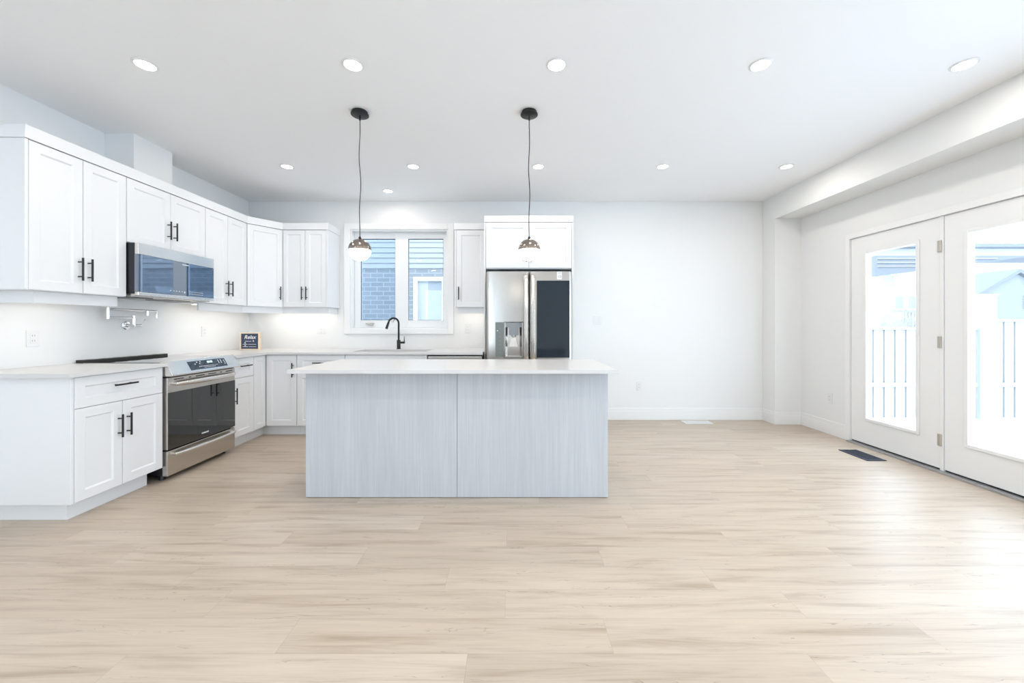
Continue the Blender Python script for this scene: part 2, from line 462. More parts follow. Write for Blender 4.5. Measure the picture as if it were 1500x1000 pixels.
# french doors
mb = MB()
mb.box(XR - .02, XR + .10, DY1 - .022, DY1 + .03, 0, DZ1 + .03)
mb.box(XR - .02, XR + .10, DY0 - .03, DY0 + .022, 0, DZ1 + .03)
mb.box(XR - .02, XR + .10, DY0 + .022, DY1 - .022, DZ1 - .022, DZ1 + .03)
mb.box(XR - .004, XR + .10, 3.153, 3.181, 0, DZ1 - .022)
struct('trim_1', mb, 'trim', bevel=.003)
struct('trim_2', MB().box(XR - .05, XR + .10, DY0 + .022, DY1 - .022, 0, .016), 'alu')

def door_leaf(name, y0, y1, gy0, gy1, gz0=.286, gz1=1.92):
    r = sroot(name, (XR + .02, (y0 + y1) / 2, .026))
    x0, x1 = XR + .002, XR + .046
    z0, z1 = .028, DZ1 - .026
    mb = MB(); mb.box(x0, x1, y0, gy0, z0, z1); mb.box(x0, x1, gy1, y1, z0, z1)
    mb.box(x0, x1, gy0, gy1, z0, gz0); mb.box(x0, x1, gy0, gy1, gz1, z1)
    struct('door_panel', mb, 'trim', r)
    mb = MB(); e = .028
    def fr(xa, xb):
        mb.box(xa, xb, gy0 - e, gy0, gz0 - e, gz1 + e); mb.box(xa, xb, gy1, gy1 + e, gz0 - e, gz1 + e)
        mb.box(xa, xb, gy0, gy1, gz0 - e, gz0); mb.box(xa, xb, gy0, gy1, gz1, gz1 + e)
    fr(x0 - .012, x0)
    struct('glazing_bead', mb, 'trim', r, bevel=.004)
    struct('glass_pane', MB().box(x0 + .028, x0 + .034, gy0, gy1, gz0, gz1), 'glass', r)
    mb = MB(); mb.box(x0 + .005, x0 + .028, y0 + .002, y1 - .002, .017, .028)
    struct('bottom_sweep', mb, 'dark', r)
    return r
d1 = door_leaf('door_1', 3.185, 4.014, 3.366, 3.838)
for z in (1.81, 1.02, .215):
    mb = MB(); mb.tube([(XR - .009, 3.171, z), (XR - .009, 3.171, z + .095)], .008)
    mb.box(XR - .007, XR - .001, 3.171, 3.196, z, z + .095)
    struct('hinge', mb, 'nickel', d1)
door_leaf('door_2', 2.316, 3.149, 2.51, 2.98)

# ------------------------------------------------------------------ cabinetry
def carcass(parent, mb): return obj('carcass', mb, 'cab', parent)
def front(parent, F, u0, u1, z0, z1, name='door', g=.0018, fr=.058):
    mb = MB(); mb.panel(F, u0 + g, u1 - g, z0 + g, z1 - g, fr=fr); return obj(name, mb, 'cab', parent)
def handle(parent, F, u, z0, z1=None, horiz=None):
    mb = MB(); d = .020
    if horiz is None:
        mb.tube([F.P(u, d + .032, z0), F.P(u, d + .032, z1)], .006)
        for z in (z0 + .028, z1 - .028): mb.tube([F.P(u, d, z), F.P(u, d + .032, z)], .0045)
    else:
        mb.tube([F.P(u - horiz / 2, d + .032, z0), F.P(u + horiz / 2, d + .032, z0)], .006)
        for k in (-1, 1): mb.tube([F.P(u + k * (horiz / 2 - .028), d, z0), F.P(u + k * (horiz / 2 - .028), d + .032, z0)], .0045)
    return obj('handle', mb, 'black', parent, smooth=True)

DT = .886; DS = .690; DB = .113   # base fronts: top, split, bottom
HB, HT = .446, .601

FL = Fr((-2.70, 0), (0, 1))       # left base run, u = Y
FB = Fr((0, 4.22), (1, 0))        # back base run, u = X
# left of the range
t = thing('base_cabinet', (-3.03, 2.65, 0), 'white base cabinet with one drawer over two doors, left of the range', 'cabinet')
carcass(t, MB().box(XL + .003, -2.70, 2.362, 2.961, DB, .889))
mb = MB(); mb.box(XL + .003, -2.682, 2.343, 2.361, DB, .889); obj('end_panel', mb, 'cab', t, bevel=.001)
mb = MB(); mb.box(XL + .003, -2.76, 2.393, 2.915, 0, DB); obj('toe_kick', mb, 'cab', t)
dr = front(t, FL, 2.362, 2.961, DS, DT, 'drawer'); handle(dr, FL, 2.655, .805, horiz=.155)
a = front(t, FL, 2.362, 2.655, DB, DS); handle(a, FL, 2.655 - .030, HB, HT)
a = front(t, FL, 2.655, 2.961, DB, DS); handle(a, FL, 2.655 + .030, HB, HT)
# right of the range
t = thing('base_cabinet', (-3.03, 3.86, 0), 'narrow white base cabinet with drawer and door, between range and corner cabinet', 'cabinet')
carcass(t, MB().box(XL + .003, -2.70, 3.710, 4.004, DB, .889))
obj('toe_kick', MB().box(XL + .003, -2.76, 3.710, 4.004, 0, DB), 'cab', t)
dr = front(t, FL, 3.710, 4.004, DS, DT, 'drawer'); handle(dr, FL, 3.857, .805, horiz=.155)
a = front(t, FL, 3.710, 4.004, DB, DS); handle(a, FL, 3.717, HB, HT)
# corner
t = thing('corner_cabinet', (-2.95, 4.5, 0), 'white L-shaped corner base cabinet with two full-height doors meeting at an inside corner', 'cabinet')
carcass(t, MB().prism([(XL + .003, 4.006), (-2.70, 4.006), (-2.70, 4.22), (-2.345, 4.22), (-2.345, YB - .003), (XL + .003, YB - .003)], DB, .889))
obj('toe_kick', MB().prism([(XL + .003, 4.006), (-2.76, 4.006), (-2.76, 4.28), (-2.345, 4.28), (-2.345, YB - .003), (XL + .003, YB - .003)], 0, DB), 'cab', t)
front(t, FL, 4.006, 4.198, DB, DT, fr=.05)
a = front(t, FB, -2.678, -2.345, DB, DT); handle(a, FB, -2.345 - .035, .645, .800)
# drawer cabinet on the back wall
t = thing('base_cabinet', (-2.08, 4.58, 0), 'white base cabinet with drawer, on the back wall between corner and sink cabinets', 'cabinet')
carcass(t, MB().box(-2.343, -1.822, 4.22, YB - .003, DB, .889))
obj('toe_kick', MB().box(-2.343, -1.822, 4.28, YB - .003, 0, DB), 'cab', t)
dr = front(t, FB, -2.343, -1.822, DS, DT, 'drawer'); handle(dr, FB, -2.083, .80, horiz=.155)
a = front(t, FB, -2.343, -2.083, DB, DS); handle(a, FB, -2.113, HB, HT)
a = front(t, FB, -2.083, -1.822, DB, DS); handle(a, FB, -2.053, HB, HT)
# sink cabinet (open top so the basin hangs in it)
t = thing('sink_cabinet', (-1.37, 4.58, 0), 'white base cabinet below the sink and black faucet', 'cabinet')
mb = MB(); x0, x1 = -1.820, -.926
mb.box(x0, x0 + .018, 4.22, YB - .003, DB, .889); mb.box(x1 - .018, x1, 4.22, YB - .003, DB, .889)
mb.box(x0 + .018, x1 - .018, 4.22, YB - .003, DB, DB + .018); mb.box(x0 + .018, x1 - .018, 4.22, 4.238, DB + .018, .889)
carcass(t, mb)
obj('toe_kick', MB().box(x0, x1, 4.28, YB - .003, 0, DB), 'cab', t)
front(t, FB, x0, x1, DS, DT, 'false_front')
a = front(t, FB, x0, -1.373, DB, DS); handle(a, FB, -1.403, HB, HT)
a = front(t, FB, -1.373, x1, DB, DS); handle(a, FB, -1.343, HB, HT)

# dishwasher
t = thing('dishwasher', (-.622, 4.55, 0), 'stainless steel dishwasher under the counter beside the refrigerator', 'dishwasher')
obj('body', MB().box(-.922, -.318, 4.215, 4.85, .02, .886), 'dark', t)
obj('door', MB().box(-.912, -.328, 4.19, 4.215, .12, .872), 'steel_hi', t, bevel=.004)
obj('control_strip', MB().box(-.905, -.335, 4.186, 4.19, .80, .86), 'steel', t)
mb = MB(); mb.tube([(-.86, 4.15, .77), (-.38, 4.15, .77)], .011); mb.tube([(-.84, 4.15, .77), (-.84, 4.19, .77)], .007); mb.tube([(-.40, 4.15, .77), (-.40, 4.19, .77)], .007)
obj('handle', mb, 'steel_hi', t, smooth=True)

# worktops
o = obj('worktop', MB().box(XL + .002, -2.645, 2.305, 2.963, .890, .915), 'quartz', bevel=.0008)
tag(o, 'short white quartz worktop on the cabinet left of the range', 'worktop')
SX0, SX1, SY0, SY1 = -1.79, -.96, 4.31, 4.70
mb = MB()
mb.box(XL + .002, -2.650, 3.708, 4.17, .890, .915)
mb.box(XL + .002, SX0, 4.17, YB - .002, .890, .915)
mb.box(SX0, SX1, 4.17, SY0, .890, .915); mb.box(SX0, SX1, SY1, YB - .002, .890, .915)
mb.box(SX1, -.316, 4.17, YB - .002, .890, .915)
o = obj('worktop', mb, 'quartz'); tag(o, 'long white L-shaped quartz worktop along the back wall, around the sink', 'worktop')

# sink
t = thing('kitchen_sink', ((SX0 + SX1) / 2, 4.505, .70), 'undermount steel sink basin under the kitchen window', 'sink')
mb = MB(); e = .006
mb.box(SX0 - e, SX1 + e, SY0 - e, SY1 + e, .70, .706)
mb.box(SX0 - e, SX0 + .0, SY0 - e, SY1 + e, .706, .8895); mb.box(SX1, SX1 + e, SY0 - e, SY1 + e, .706, .8895)
mb.box(SX0, SX1, SY0 - e, SY0, .706, .8895); mb.box(SX0, SX1, SY1, SY1 + e, .706, .8895)
obj('basin', mb, 'steel', t)
obj('drain', MB().lathe(((SX0 + SX1) / 2, 4.52, .706), [(0, 0), (.045, 0), (.045, .004), (.03, .004), (.025, .001), (0, .001)], 24), 'chrome', t, smooth=True)

# faucet
fx, fy = -1.407, 4.79
t = thing('kitchen_faucet', (fx, fy, .915), 'matte black gooseneck faucet with side lever behind the sink', 'faucet')
obj('base', MB().lathe((fx, fy, .915), [(0, 0), (.026, 0), (.026, .006), (.022, .008), (.022, .108), (.019, .112), (0, .112)], 24), 'black', t, smooth=True)
dv = Vector((-.75, -.66, 0)).normalized(); R = .066
pts = [Vector((fx, fy, 1.02)), Vector((fx, fy, 1.12)), Vector((fx, fy, 1.232))]
for k in range(1, 13):
    an = PI * k / 12 * .93
    pts.append(Vector((fx, fy, 1.232)) + dv * (R - R * math.cos(an)) + Vector((0, 0, R * math.sin(an))))
obj('neck', MB().tube(pts, .0115, 14), 'black', t, smooth=True)
e = pts[-1]; dd = (pts[-1] - pts[-2]).normalized()
obj('spray_head', MB().tube([e - dd * .002, e + dd * .03, e + dd * .085], [.0125, .0145, .016], 16), 'black', t, smooth=True)
mb = MB(); mb.tube([(fx + .02, fy, .995), (fx + .075, fy, .995)], .0125, 14)
obj('lever_hub', mb, 'black', t, smooth=True)
obj('lever', MB().tube([(fx + .069, fy, .995), (fx + .069, fy, 1.035), (fx + .069, fy, 1.072)], [.007, .005, .0035], 10), 'black', t, smooth=True)

# ------------------------------------------------------------------ wall cabinets
FUL = Fr((-2.99, 0), (0, 1)); FUB = Fr((0, 4.636), (1, 0))
UZ0, UZ1 = 1.426, 2.349
t = thing('wall_cabinet', (-3.18, 2.665, UZ0), 'large white two-door wall cabinet at the near end, left of the microwave', 'cabinet')
carcass(t, MB().box(XL + .003, -2.99, 2.371, 2.972, UZ0, UZ1 + .002))
obj('end_panel', MB().box(XL + .003, -2.972, 2.352, 2.370, UZ0, UZ1 + .002), 'cab', t, bevel=.001)
a = front(t, FUL, 2.370, 2.672, UZ0, UZ1); handle(a, FUL, 2.672 - .030, 1.512, 1.668)
a = front(t, FUL, 2.672, 2.972, UZ0, UZ1); handle(a, FUL, 2.672 + .030, 1.512, 1.668)
t = thing('wall_cabinet', (-3.18, 3.356, 1.848), 'short white two-door wall cabinet directly above the microwave', 'cabinet')
carcass(t, MB().box(XL + .003, -2.99, 2.974, 3.737, 1.850, UZ1 + .002))
a = front(t, FUL, 2.974, 3.356, 1.850, UZ1); handle(a, FUL, 3.326, 1.944, 2.10)
a = front(t, FUL, 3.356, 3.737, 1.850, UZ1); handle(a, FUL, 3.386, 1.944, 2.10)
t = thing('wall_cabinet', (-3.18, 4.03, UZ0), 'tall white two-door wall cabinet just right of the microwave', 'cabinet')
carcass(t, MB().box(XL + .003, -2.99, 3.739, 4.323, UZ0, UZ1 + .002))
a = front(t, FUL, 3.739, 4.031, UZ0, UZ1); handle(a, FUL, 4.001, 1.512, 1.668)
a = front(t, FUL, 4.031, 4.323, UZ0, UZ1); handle(a, FUL, 4.061, 1.512, 1.668)
# diagonal corner
A = Vector((-2.99 + .004, 4.328)); B = Vector((-2.760, 4.636)); A2 = Vector((-2.99, 4.325))
FD = Fr((A.x, A.y), (B.x - A.x, B.y - A.y)); LD = (B - A).length
t = thing('corner_wall_cabinet', (-3.1, 4.65, UZ0), 'white angled one-door wall cabinet filling the corner', 'cabinet')
carcass(t, MB().prism([(XL + .003, 4.325), (-2.99, 4.325), (-2.758, 4.636), (-2.758, YB - .003), (XL + .003, YB - .003)], UZ0, UZ1 + .002))
a = front(t, FD, .006, LD - .004, UZ0, UZ1); handle(a, FD, LD - .04, 1.512, 1.668)
t = thing('wall_cabinet', (-2.48, 4.78, UZ0), 'narrow white two-door wall cabinet on the back wall left of the window', 'cabinet')
carcass(t, MB().box(-2.756, -2.224, 4.636, YB - .003, UZ0, UZ1 + .002))
obj('end_panel', MB().box(-2.223, -2.205, 4.618, YB - .003, UZ0, UZ1 + .002), 'cab', t, bevel=.001)
a = front(t, FUB, -2.744, -2.478, UZ0, UZ1, fr=.05); handle(a, FUB, -2.478 - .026, 1.512, 1.668)
a = front(t, FUB, -2.478, -2.224, UZ0, UZ1, fr=.05); handle(a, FUB, -2.478 + .026, 1.512, 1.668)
t = thing('wall_cabinet', (-.5, 4.78, UZ0), 'narrow white one-door wall cabinet between window and refrigerator', 'cabinet')
carcass(t, MB().box(-.668, -.314, 4.636, YB - .003, UZ0, UZ1 + .002))
obj('end_panel', MB().box(-.687, -.669, 4.618, YB - .003, UZ0, UZ1 + .002), 'cab', t, bevel=.001)
a = front(t, FUB, -.668, -.316, UZ0, UZ1); handle(a, FUB, -.668 + .032, 1.512, 1.668)
obj('crown_board', MB().box(-.695, -.314, 4.606, YB - .003, UZ1 + .003, 2.430), 'cab', t, bevel=.002)
obj('light_valance', MB().box(-.66, -.314, 4.70, 4.718, 1.356, UZ0 - .001), 'cab', t)

# crown along the left run, corner and back
mb = MB()
mb.extr([(XL + .003, 2.344, UZ1 + .003), (-2.962, 2.344, UZ1 + .003), (-2.962, 4.318, UZ1 + .003), (-2.738, 4.608, UZ1 + .003), (-2.197, 4.608, UZ1 + .003), (-2.197, YB - .003, UZ1 + .003), (XL + .003, YB - .003, UZ1 + .003)],
        [(XL + .003, 2.344, 2.430), (-2.958, 2.344, 2.430), (-2.958, 4.317, 2.430), (-2.736, 4.604, 2.430), (-2.193, 4.604, 2.430), (-2.193, YB - .003, 2.430), (XL + .003, YB - .003, 2.430)])
o = obj('crown_board', mb, 'cab'); tag(o, 'continuous white crown board along the tops of the left and corner wall cabinets', 'crown moulding')
# light valances
mb = MB(); mb.box(XL + .003, -3.04, 2.45, 2.468, 1.350, UZ0 - .001); mb.box(-3.058, -3.04, 2.468, 2.971, 1.350, UZ0 - .001)
o = obj('light_valance', mb, 'cab'); tag(o, 'white light valance below the near wall cabinet, left of the microwave', 'valance')
mb = MB(); mb.box(-3.058, -3.04, 3.742, 4.35, 1.352, UZ0 - .001)
mb.hexa([(-3.058, 4.35, 1.352), (-3.04, 4.35, 1.352), (-2.80, 4.70, 1.352), (-2.81, 4.718, 1.352), (-3.058, 4.35, UZ0 - .001), (-3.04, 4.35, UZ0 - .001), (-2.80, 4.70, UZ0 - .001), (-2.81, 4.718, UZ0 - .001)])
mb.box(-2.80, -2.235, 4.70, 4.718, 1.352, UZ0 - .001); mb.box(-2.253, -2.235, 4.718, YB - .003, 1.352, UZ0 - .001)
o = obj('light_valance', mb, 'cab'); tag(o, 'white light valance running under the corner and back wall cabinets', 'valance')

# under-cabinet lights
def led(x0, x1, y0, y1, label, z=UZ0 - .012, pw=UNDER_W):
    t = thing('under_cabinet_light', ((x0 + x1) / 2, (y0 + y1) / 2, z), label, 'light', None)
    obj('housing', MB().box(x0, x1, y0, y1, z, UZ0 - .001), 'plastic', t)
    obj('diffuser', MB().box(x0 + .003, x1 - .003, y0 + .003, y1 - .003, z - .003, z), 'led', t)
    d = bpy.data.lights.new('led_lamp', 'AREA'); d.shape = 'RECTANGLE'; d.size = x1 - x0; d.size_y = y1 - y0
    d.energy = pw * max(x1 - x0, y1 - y0) / .6; d.color = (1, .93, .85)
    o = bpy.data.objects.new('led_lamp', d); COL.objects.link(o); o.parent = t; o.location = (0, 0, -.006)
led(-3.13, -3.105, 2.48, 2.96, 'slim light strip under the near wall cabinet left of the microwave')
led(-3.13, -3.105, 3.76, 4.62, 'slim light strip under the wall cabinet right of the microwave')
led(-3.05, -2.27, 4.78, 4.805, 'slim light strip under the back wall cabinet left of the window')
led(-.64, -.34, 4.78, 4.805, 'slim light strip under the narrow wall cabinet beside the refrigerator')

# ------------------------------------------------------------------ fridge surround and fridge
t = thing('refrigerator_cabinet', (.186, 4.6, 0), 'white two-door cabinet and side panels built around the refrigerator', 'cabinet')
FF = Fr((0, 4.32), (1, 0))
obj('side_panel', MB().box(-.312, -.294, 4.300, YB - .003, 0, 2.282), 'cab', t, bevel=.001)
obj('side_panel', MB().box(.666, .684, 4.300, YB - .003, 0, 2.282), 'cab', t, bevel=.001)
obj('crown_board', MB().box(-.312, .684, 4.294, YB - .003, 2.358, 2.430), 'cab', t, bevel=.002)
carcass(t, MB().box(-.292, .664, 4.32, YB - .003, 1.838, 2.356))
obj('filler', MB().box(-.312, -.2925, 4.301, YB - .003, 2.283, 2.357), 'cab', t)
obj('filler', MB().box(.6645, .684, 4.301, YB - .003, 2.283, 2.357), 'cab', t)
a = front(t, FF, -.292, .186, 1.846, 2.356); handle(a, FF, .186 - .026, 1.912, 2.067)
a = front(t, FF, .186, .664, 1.846, 2.356); handle(a, FF, .186 + .026, 1.912, 2.067)

t = thing('refrigerator', (.183, 4.5, 0), 'stainless steel french-door refrigerator with a dispenser and a dark glass door panel', 'refrigerator')
obj('body', MB().box(-.270, .634, 4.215, 4.90, .03, 1.765), 'dark', t)
obj('top_hinge_cover', MB().box(-.265, .630, 4.16, 4.24, 1.766, 1.79), 'grey', t)
def rdoor(name, x0, x1, z0, z1, parent, m='fridge_steel', notch=None):
    """door with softly bowed front"""
    mb = MB(); n = 8; fr_, bk = [], 4.208
    xs = [x0 + (x1 - x0) * k / n for k in range(n + 1)]
    def yf(x):
        e = min(x - x0, x1 - x) / .03
        e = min(e, 1)
        return 4.135 + .020 * (1 - math.sqrt(max(0, 1 - (1 - e) ** 2))) - .006 * math.sin(PI * (x - x0) / (x1 - x0))
    xs = sorted(set([x0, x0 + .003, x0 + .008, x0 + .016, x0 + .03] + [x0 + (x1 - x0) * k / 10 for k in range(1, 10)] + [x1 - .03, x1 - .016, x1 - .008, x1 - .003, x1]))
    ring = [(x, yf(x)) for x in xs] + [(x1, bk), (x0, bk)]
    mb.prism(ring, z0, z1)
    return obj(name, mb, m, parent, smooth=True)
FZ0, FZ1 = .80, 1.783
# left door: four pieces around the dispenser bay are one mesh
LX0, LX1, RX0, RX1 = -.277, .181, .189, .643
def yf(x, x0, x1):
    e = min(1, min(x - x0, x1 - x) / .03)
    return 4.135 + .020 * (1 - math.sqrt(max(0, 1 - (1 - e) ** 2))) - .006 * math.sin(PI * (x - x0) / (x1 - x0))
BX0, BX1, BZ0, BZ1 = -.083, .118, .862, 1.242     # dispenser bay
mb = MB()
xs = sorted([LX0, LX0 + .003, LX0 + .008, LX0 + .016, LX0 + .03, LX0 + .08, LX0 + .14, BX0, .02, BX1, LX1 - .03, LX1 - .016, LX1 - .008, LX1 - .003, LX1])
def slab(xa, xb, z0, z1):
    sx = [x for x in xs if xa - 1e-6 <= x <= xb + 1e-6]
    mb.prism([(x, yf(x, LX0, LX1)) for x in sx] + [(xb, 4.208), (xa, 4.208)], z0, z1)
slab(LX0, LX1, BZ1, FZ1); slab(LX0, BX0, BZ0, BZ1); slab(BX1, LX1, BZ0, BZ1); slab(LX0, LX1, FZ0, BZ0)
ld = obj('door', mb, 'fridge_steel', t, smooth=True)
rd = rdoor('door', RX0, RX1, FZ0, FZ1, t)
for z0, z1 in ((.06, .425), (.433, .792)):
    f = rdoor('freezer_drawer', LX0, RX1, z0, z1, t)
    mb = MB(); mb.tube([(-.2, 4.085, z1 - .06), (.566, 4.085, z1 - .06)], .012); mb.tube([(-.17, 4.085, z1 - .06), (-.17, 4.135, z1 - .06)], .008); mb.tube([(.536, 4.085, z1 - .06), (.536, 4.135, z1 - .06)], .008)
    obj('handle', mb, 'steel_hi', f, smooth=True)
obj('base_grille', MB().box(-.265, .63, 4.17, 4.214, .01, .055), 'dark', t)
# long vertical handles
for (hx, p) in ((LX1 - .033, ld), (RX0 + .036, rd)):
    mb = MB(); zs = [.83, .85, .875, .93, 1.3, 1.66, 1.715, 1.74, 1.755]
    ys = [4.128, 4.10, 4.085, 4.075, 4.070, 4.075, 4.085, 4.10, 4.128]
    a = [];
    vs = []; fs = []
    for y, z in zip(ys, zs):
        vs += [(hx - .022, y + .006, z), (hx - .012, y - .004, z), (hx + .012, y - .004, z), (hx + .022, y + .006, z), (hx + .012, y + .016, z), (hx - .012, y + .016, z)]
    for i in range(len(zs) - 1):
        for k in range(6):
            fs.append((i * 6 + k, i * 6 + (k + 1) % 6, (i + 1) * 6 + (k + 1) % 6, (i + 1) * 6 + k))
    fs += [(5, 4, 3, 2, 1, 0), tuple((len(zs) - 1) * 6 + k for k in range(6))]
    mb.add(vs, fs); obj('handle', mb, 'steel_hi', p, smooth=True)
# dispenser
mb = MB()
mb.box(BX0, BX1, 4.200, 4.207, BZ0, BZ1); 
mb.hexa([(BX0, 4.137, BZ0), (BX0 + .012, 4.137, BZ0), (BX0 + .035, 4.2, BZ0), (BX0, 4.2, BZ0), (BX0, 4.137, BZ1), (BX0 + .012, 4.137, BZ1), (BX0 + .035, 4.2, BZ1), (BX0, 4.2, BZ1)])
mb.hexa([(BX1 - .012, 4.137, BZ0), (BX1, 4.137, BZ0), (BX1, 4.2, BZ0), (BX1 - .035, 4.2, BZ0), (BX1 - .012, 4.137, BZ1), (BX1, 4.137, BZ1), (BX1, 4.2, BZ1), (BX1 - .035, 4.2, BZ1)])
dsp = obj('dispenser', mb, 'steel', ld)
mb = MB(); mb.box(BX0 + .012, BX1 - .012, 4.135, 4.2, BZ1 - .055, BZ1 - .008)
mb.hexa([(-.03, 4.14, BZ1 - .14), (.065, 4.14, BZ1 - .14), (.065, 4.2, BZ1 - .14), (-.03, 4.2, BZ1 - .14), (-.035, 4.13, BZ1 - .055), (.07, 4.13, BZ1 - .055), (.07, 4.2, BZ1 - .055), (-.035, 4.2, BZ1 - .055)])
obj('ice_chute', mb, 'grey', dsp)
obj('spout', MB().lathe((.0175, 4.165, BZ1 - .155), [(0, .015), (.03, .015), (.026, 0), (0, 0)], 20), 'chrome', dsp, smooth=True)
mb = MB(); mb.hexa([(-.03, 4.165, BZ1 - .265), (.065, 4.165, BZ1 - .265), (.065, 4.19, BZ1 - .265), (-.03, 4.19, BZ1 - .265), (-.002, 4.180, BZ1 - .158), (.037, 4.180, BZ1 - .158), (.037, 4.19, BZ1 - .158), (-.002, 4.19, BZ1 - .158)])
obj('paddle', mb, 'steel_hi', dsp)
obj('drip_tray', MB().box(BX0 + .012, BX1 - .012, 4.14, 4.2, BZ0, BZ0 + .014), 'steel_hi', dsp)
mb = MB(); rect_ring(mb, BX0 - .003, BX1 + .003, BZ0 - .003, BZ1 + .003, .004, .004, .004, .006, 4.127, 4.138)
obj('bezel', mb, 'dark', dsp)
obj('display_panel', MB().box(-.178, BX0 - .006, 4.127, 4.134, BZ0 + .01, BZ1), mat('grey_display', (.20, .225, .21), .15), ld)
for k in range(7): obj('indicator_mark', MB().box(-.135, -.120, 4.1262, 4.1272, BZ0 + .05 + k * .043, BZ0 + .053 + k * .043), 'grey', ld)
obj('indicator_light', MB().box(-.160, -.150, 4.1262, 4.1272, 1.145, 1.155), 'white_print', ld)
# dark glass window on the right door
obj('glass_panel', MB().box(.264, .616, 4.122, 4.136, .862, 1.686), 'fridgeglass', rd, bevel=.002)
st = obj('sticker', MB().box(.480, .533, 4.1255, 4.1285, 1.700, 1.782), 'white_print', rd)
text('printed_lettering', '10', .040, 'grey', st, (.5065, 4.1250, 1.727))
text('printed_lettering', 'YEAR', .014, 'grey', st, (.5065, 4.1250, 1.767))

# ------------------------------------------------------------------ range
RY0, RY1 = 2.970, 3.700; XF = -2.655
t = thing('kitchen_range', (-2.99, 3.335, 0), 'stainless steel slide-in range with black glass oven door and sloped control panel', 'range')
obj('body', MB().box(XL + .03, -2.70, RY0, RY1, .045, .900), 'dark', t)
obj('cooktop', MB().box(XL + .075, -2.712, RY0 - .001, RY1 + .001, .901, .919), 'blackglass', t, bevel=.002)
mb = MB(); mb.prism([(XL + .006, RY0 + .002), (XL + .072, RY0 + .002), (XL + .072, RY1 - .002), (XL + .006, RY1 - .002)], .9155, .938)
vt = obj('rear_vent_trim', mb, mat('dark_vent_trim', (.045, .045, .04), .35, metal=.6), t, bevel=.004)
for k in range(6): obj('vent_slot', MB().box(XL + .05, XL + .074, RY0 + .05 + k * .112, RY0 + .12 + k * .112, .937, .9395), 'steel', vt)
# control panel: wedge whose lower edge stands out further
def ypl(pts, y0, y1): return [(x, y0, z) for x, z in pts], [(x, y1, z) for x, z in pts]
prof = [(-2.712, .812), (-2.615, .812), (-2.613, .822), (-2.672, .926), (-2.712, .926)]
cp = obj('control_panel', MB().extr(*ypl(prof, RY0, RY1)), 'steel_hi', t, bevel=.002)
# a frame lying on the sloped face
sl = Vector((-2.672 + 2.613, 0, .926 - .822)).normalized(); sn = Vector((-sl.z, 0, sl.x)) * -1
if sn.x < 0: sn = -sn
base_s = Vector((-2.613, 0, .822)); LSL = math.hypot(.059, .104)
def SP(y, s, d): q = base_s + sl * s + sn * d; return (q.x, y, q.z)
def sbox(mb, y0, y1, s0, s1, d0, d1):
    mb.hexa([SP(y0, s0, d0), SP(y1, s0, d0), SP(y1, s1, d0), SP(y0, s1, d0), SP(y0, s0, d1), SP(y1, s0, d1), SP(y1, s1, d1), SP(y0, s1, d1)])
mb = MB(); sbox(mb, 3.155, 3.56, .018, LSL - .022, .0, .0015)
dp = obj('display', mb, 'blackglass', cp)
mb = MB(); rg = random.Random(5)
for i in range(13): sbox(mb, 3.25 + i * .016, 3.257 + i * .016, .040, .0455, .0014, .0022)
for i in range(9): sbox(mb, 3.30 + i * .014, 3.307 + i * .014, .028, .0325, .0014, .0022)
for (yy, ss) in ((3.215, .07), (3.24, .085), (3.262, .07), (3.275, .086), (3.47, .083), (3.50, .083), (3.47, .070), (3.50, .070), (3.47, .057), (3.50, .057), (3.535, .075), (3.535, .06), (3.535, .045)):
    sbox(mb, yy, yy + .010, ss - .004, ss + .003, .0014, .0022)
obj('display_marks', mb, 'white_print', dp)
# clock digits lie on the display
mb = MB()
for k, yy in enumerate((3.352, 3.366, 3.384, 3.398)):
    sbox(mb, yy, yy + .002, .068, .086, .0014, .0022); sbox(mb, yy + .008, yy + .010, .068, .086, .0014, .0022)
    for s0 in (.068, .076, .084): sbox(mb, yy, yy + .010, s0, s0 + .002, .0014, .0022)
obj('clock_digits', mb, mat('display_glow', (.7, .85, .9), .4, emit=(.7, .9, 1), estr=1.2), dp)
# oven door
od = obj('oven_door', MB().box(-2.699, XF, RY0 + .004, RY1 - .004, .242, .800), 'steel', t, bevel=.004)
obj('oven_window', MB().box(XF - .001, XF + .003, RY0 + .006, RY1 - .006, .246, .684), 'blackglass', od)
for y0, y1 in ((3.03, 3.12), (3.17, 3.19), (3.24, 3.33), (3.375, 3.46), (3.51, 3.53), (3.58, 3.66)): obj('vent_slot', MB().box(XF - .001, XF + .0015, y0, y1, .778, .786), 'dark', od)
def bar_handle(parent, z, y0, y1, out, r0):
    mb = MB(); n = 16; pts = []
    for k in range(n + 1):
        s = k / n; pts.append((XF + .018 + out * math.sin(PI * s) ** .6, y0 + (y1 - y0) * s, z + .0))
    mb.tube(pts, [r0 * (.75 + .25 * math.sin(PI * k / n)) for k in range(n + 1)], 12)
    for y in (y0 + .012, y1 - .012): mb.tube([(XF, y, z), (XF + .026, y, z)], r0 * .8, 10)
    return obj('handle', mb, 'steel_hi', parent, smooth=True)
bar_handle(od, .748, RY0 + .055, RY1 - .04, .034, .021)
obj('trim_gap', MB().box(-2.70, -2.668, RY0 + .003, RY1 - .003, .801, .811), 'dark', t)
dw = obj('storage_drawer', MB().box(-2.699, XF, RY0 + .004, RY1 - .004, .040, .232), 'steel', t, bevel=.004)
bar_handle(dw, .200, RY0 + .045, RY1 - .03, .028, .017)
for (x, y) in ((-2.74, RY0 + .05), (-2.74, RY1 - .05), (-3.25, RY0 + .05), (-3.25, RY1 - .05)):
    obj('levelling_foot', MB().lathe((x, y, 0), [(0, 0), (.022, 0), (.018, .045), (0, .045)], 14), 'dark', t)
text('brand_lettering', 'FRIGIDAIRE', .015, 'white_print', od, (XF + .0034, 3.335, .283), (0, 1, 0), offset=.0006)

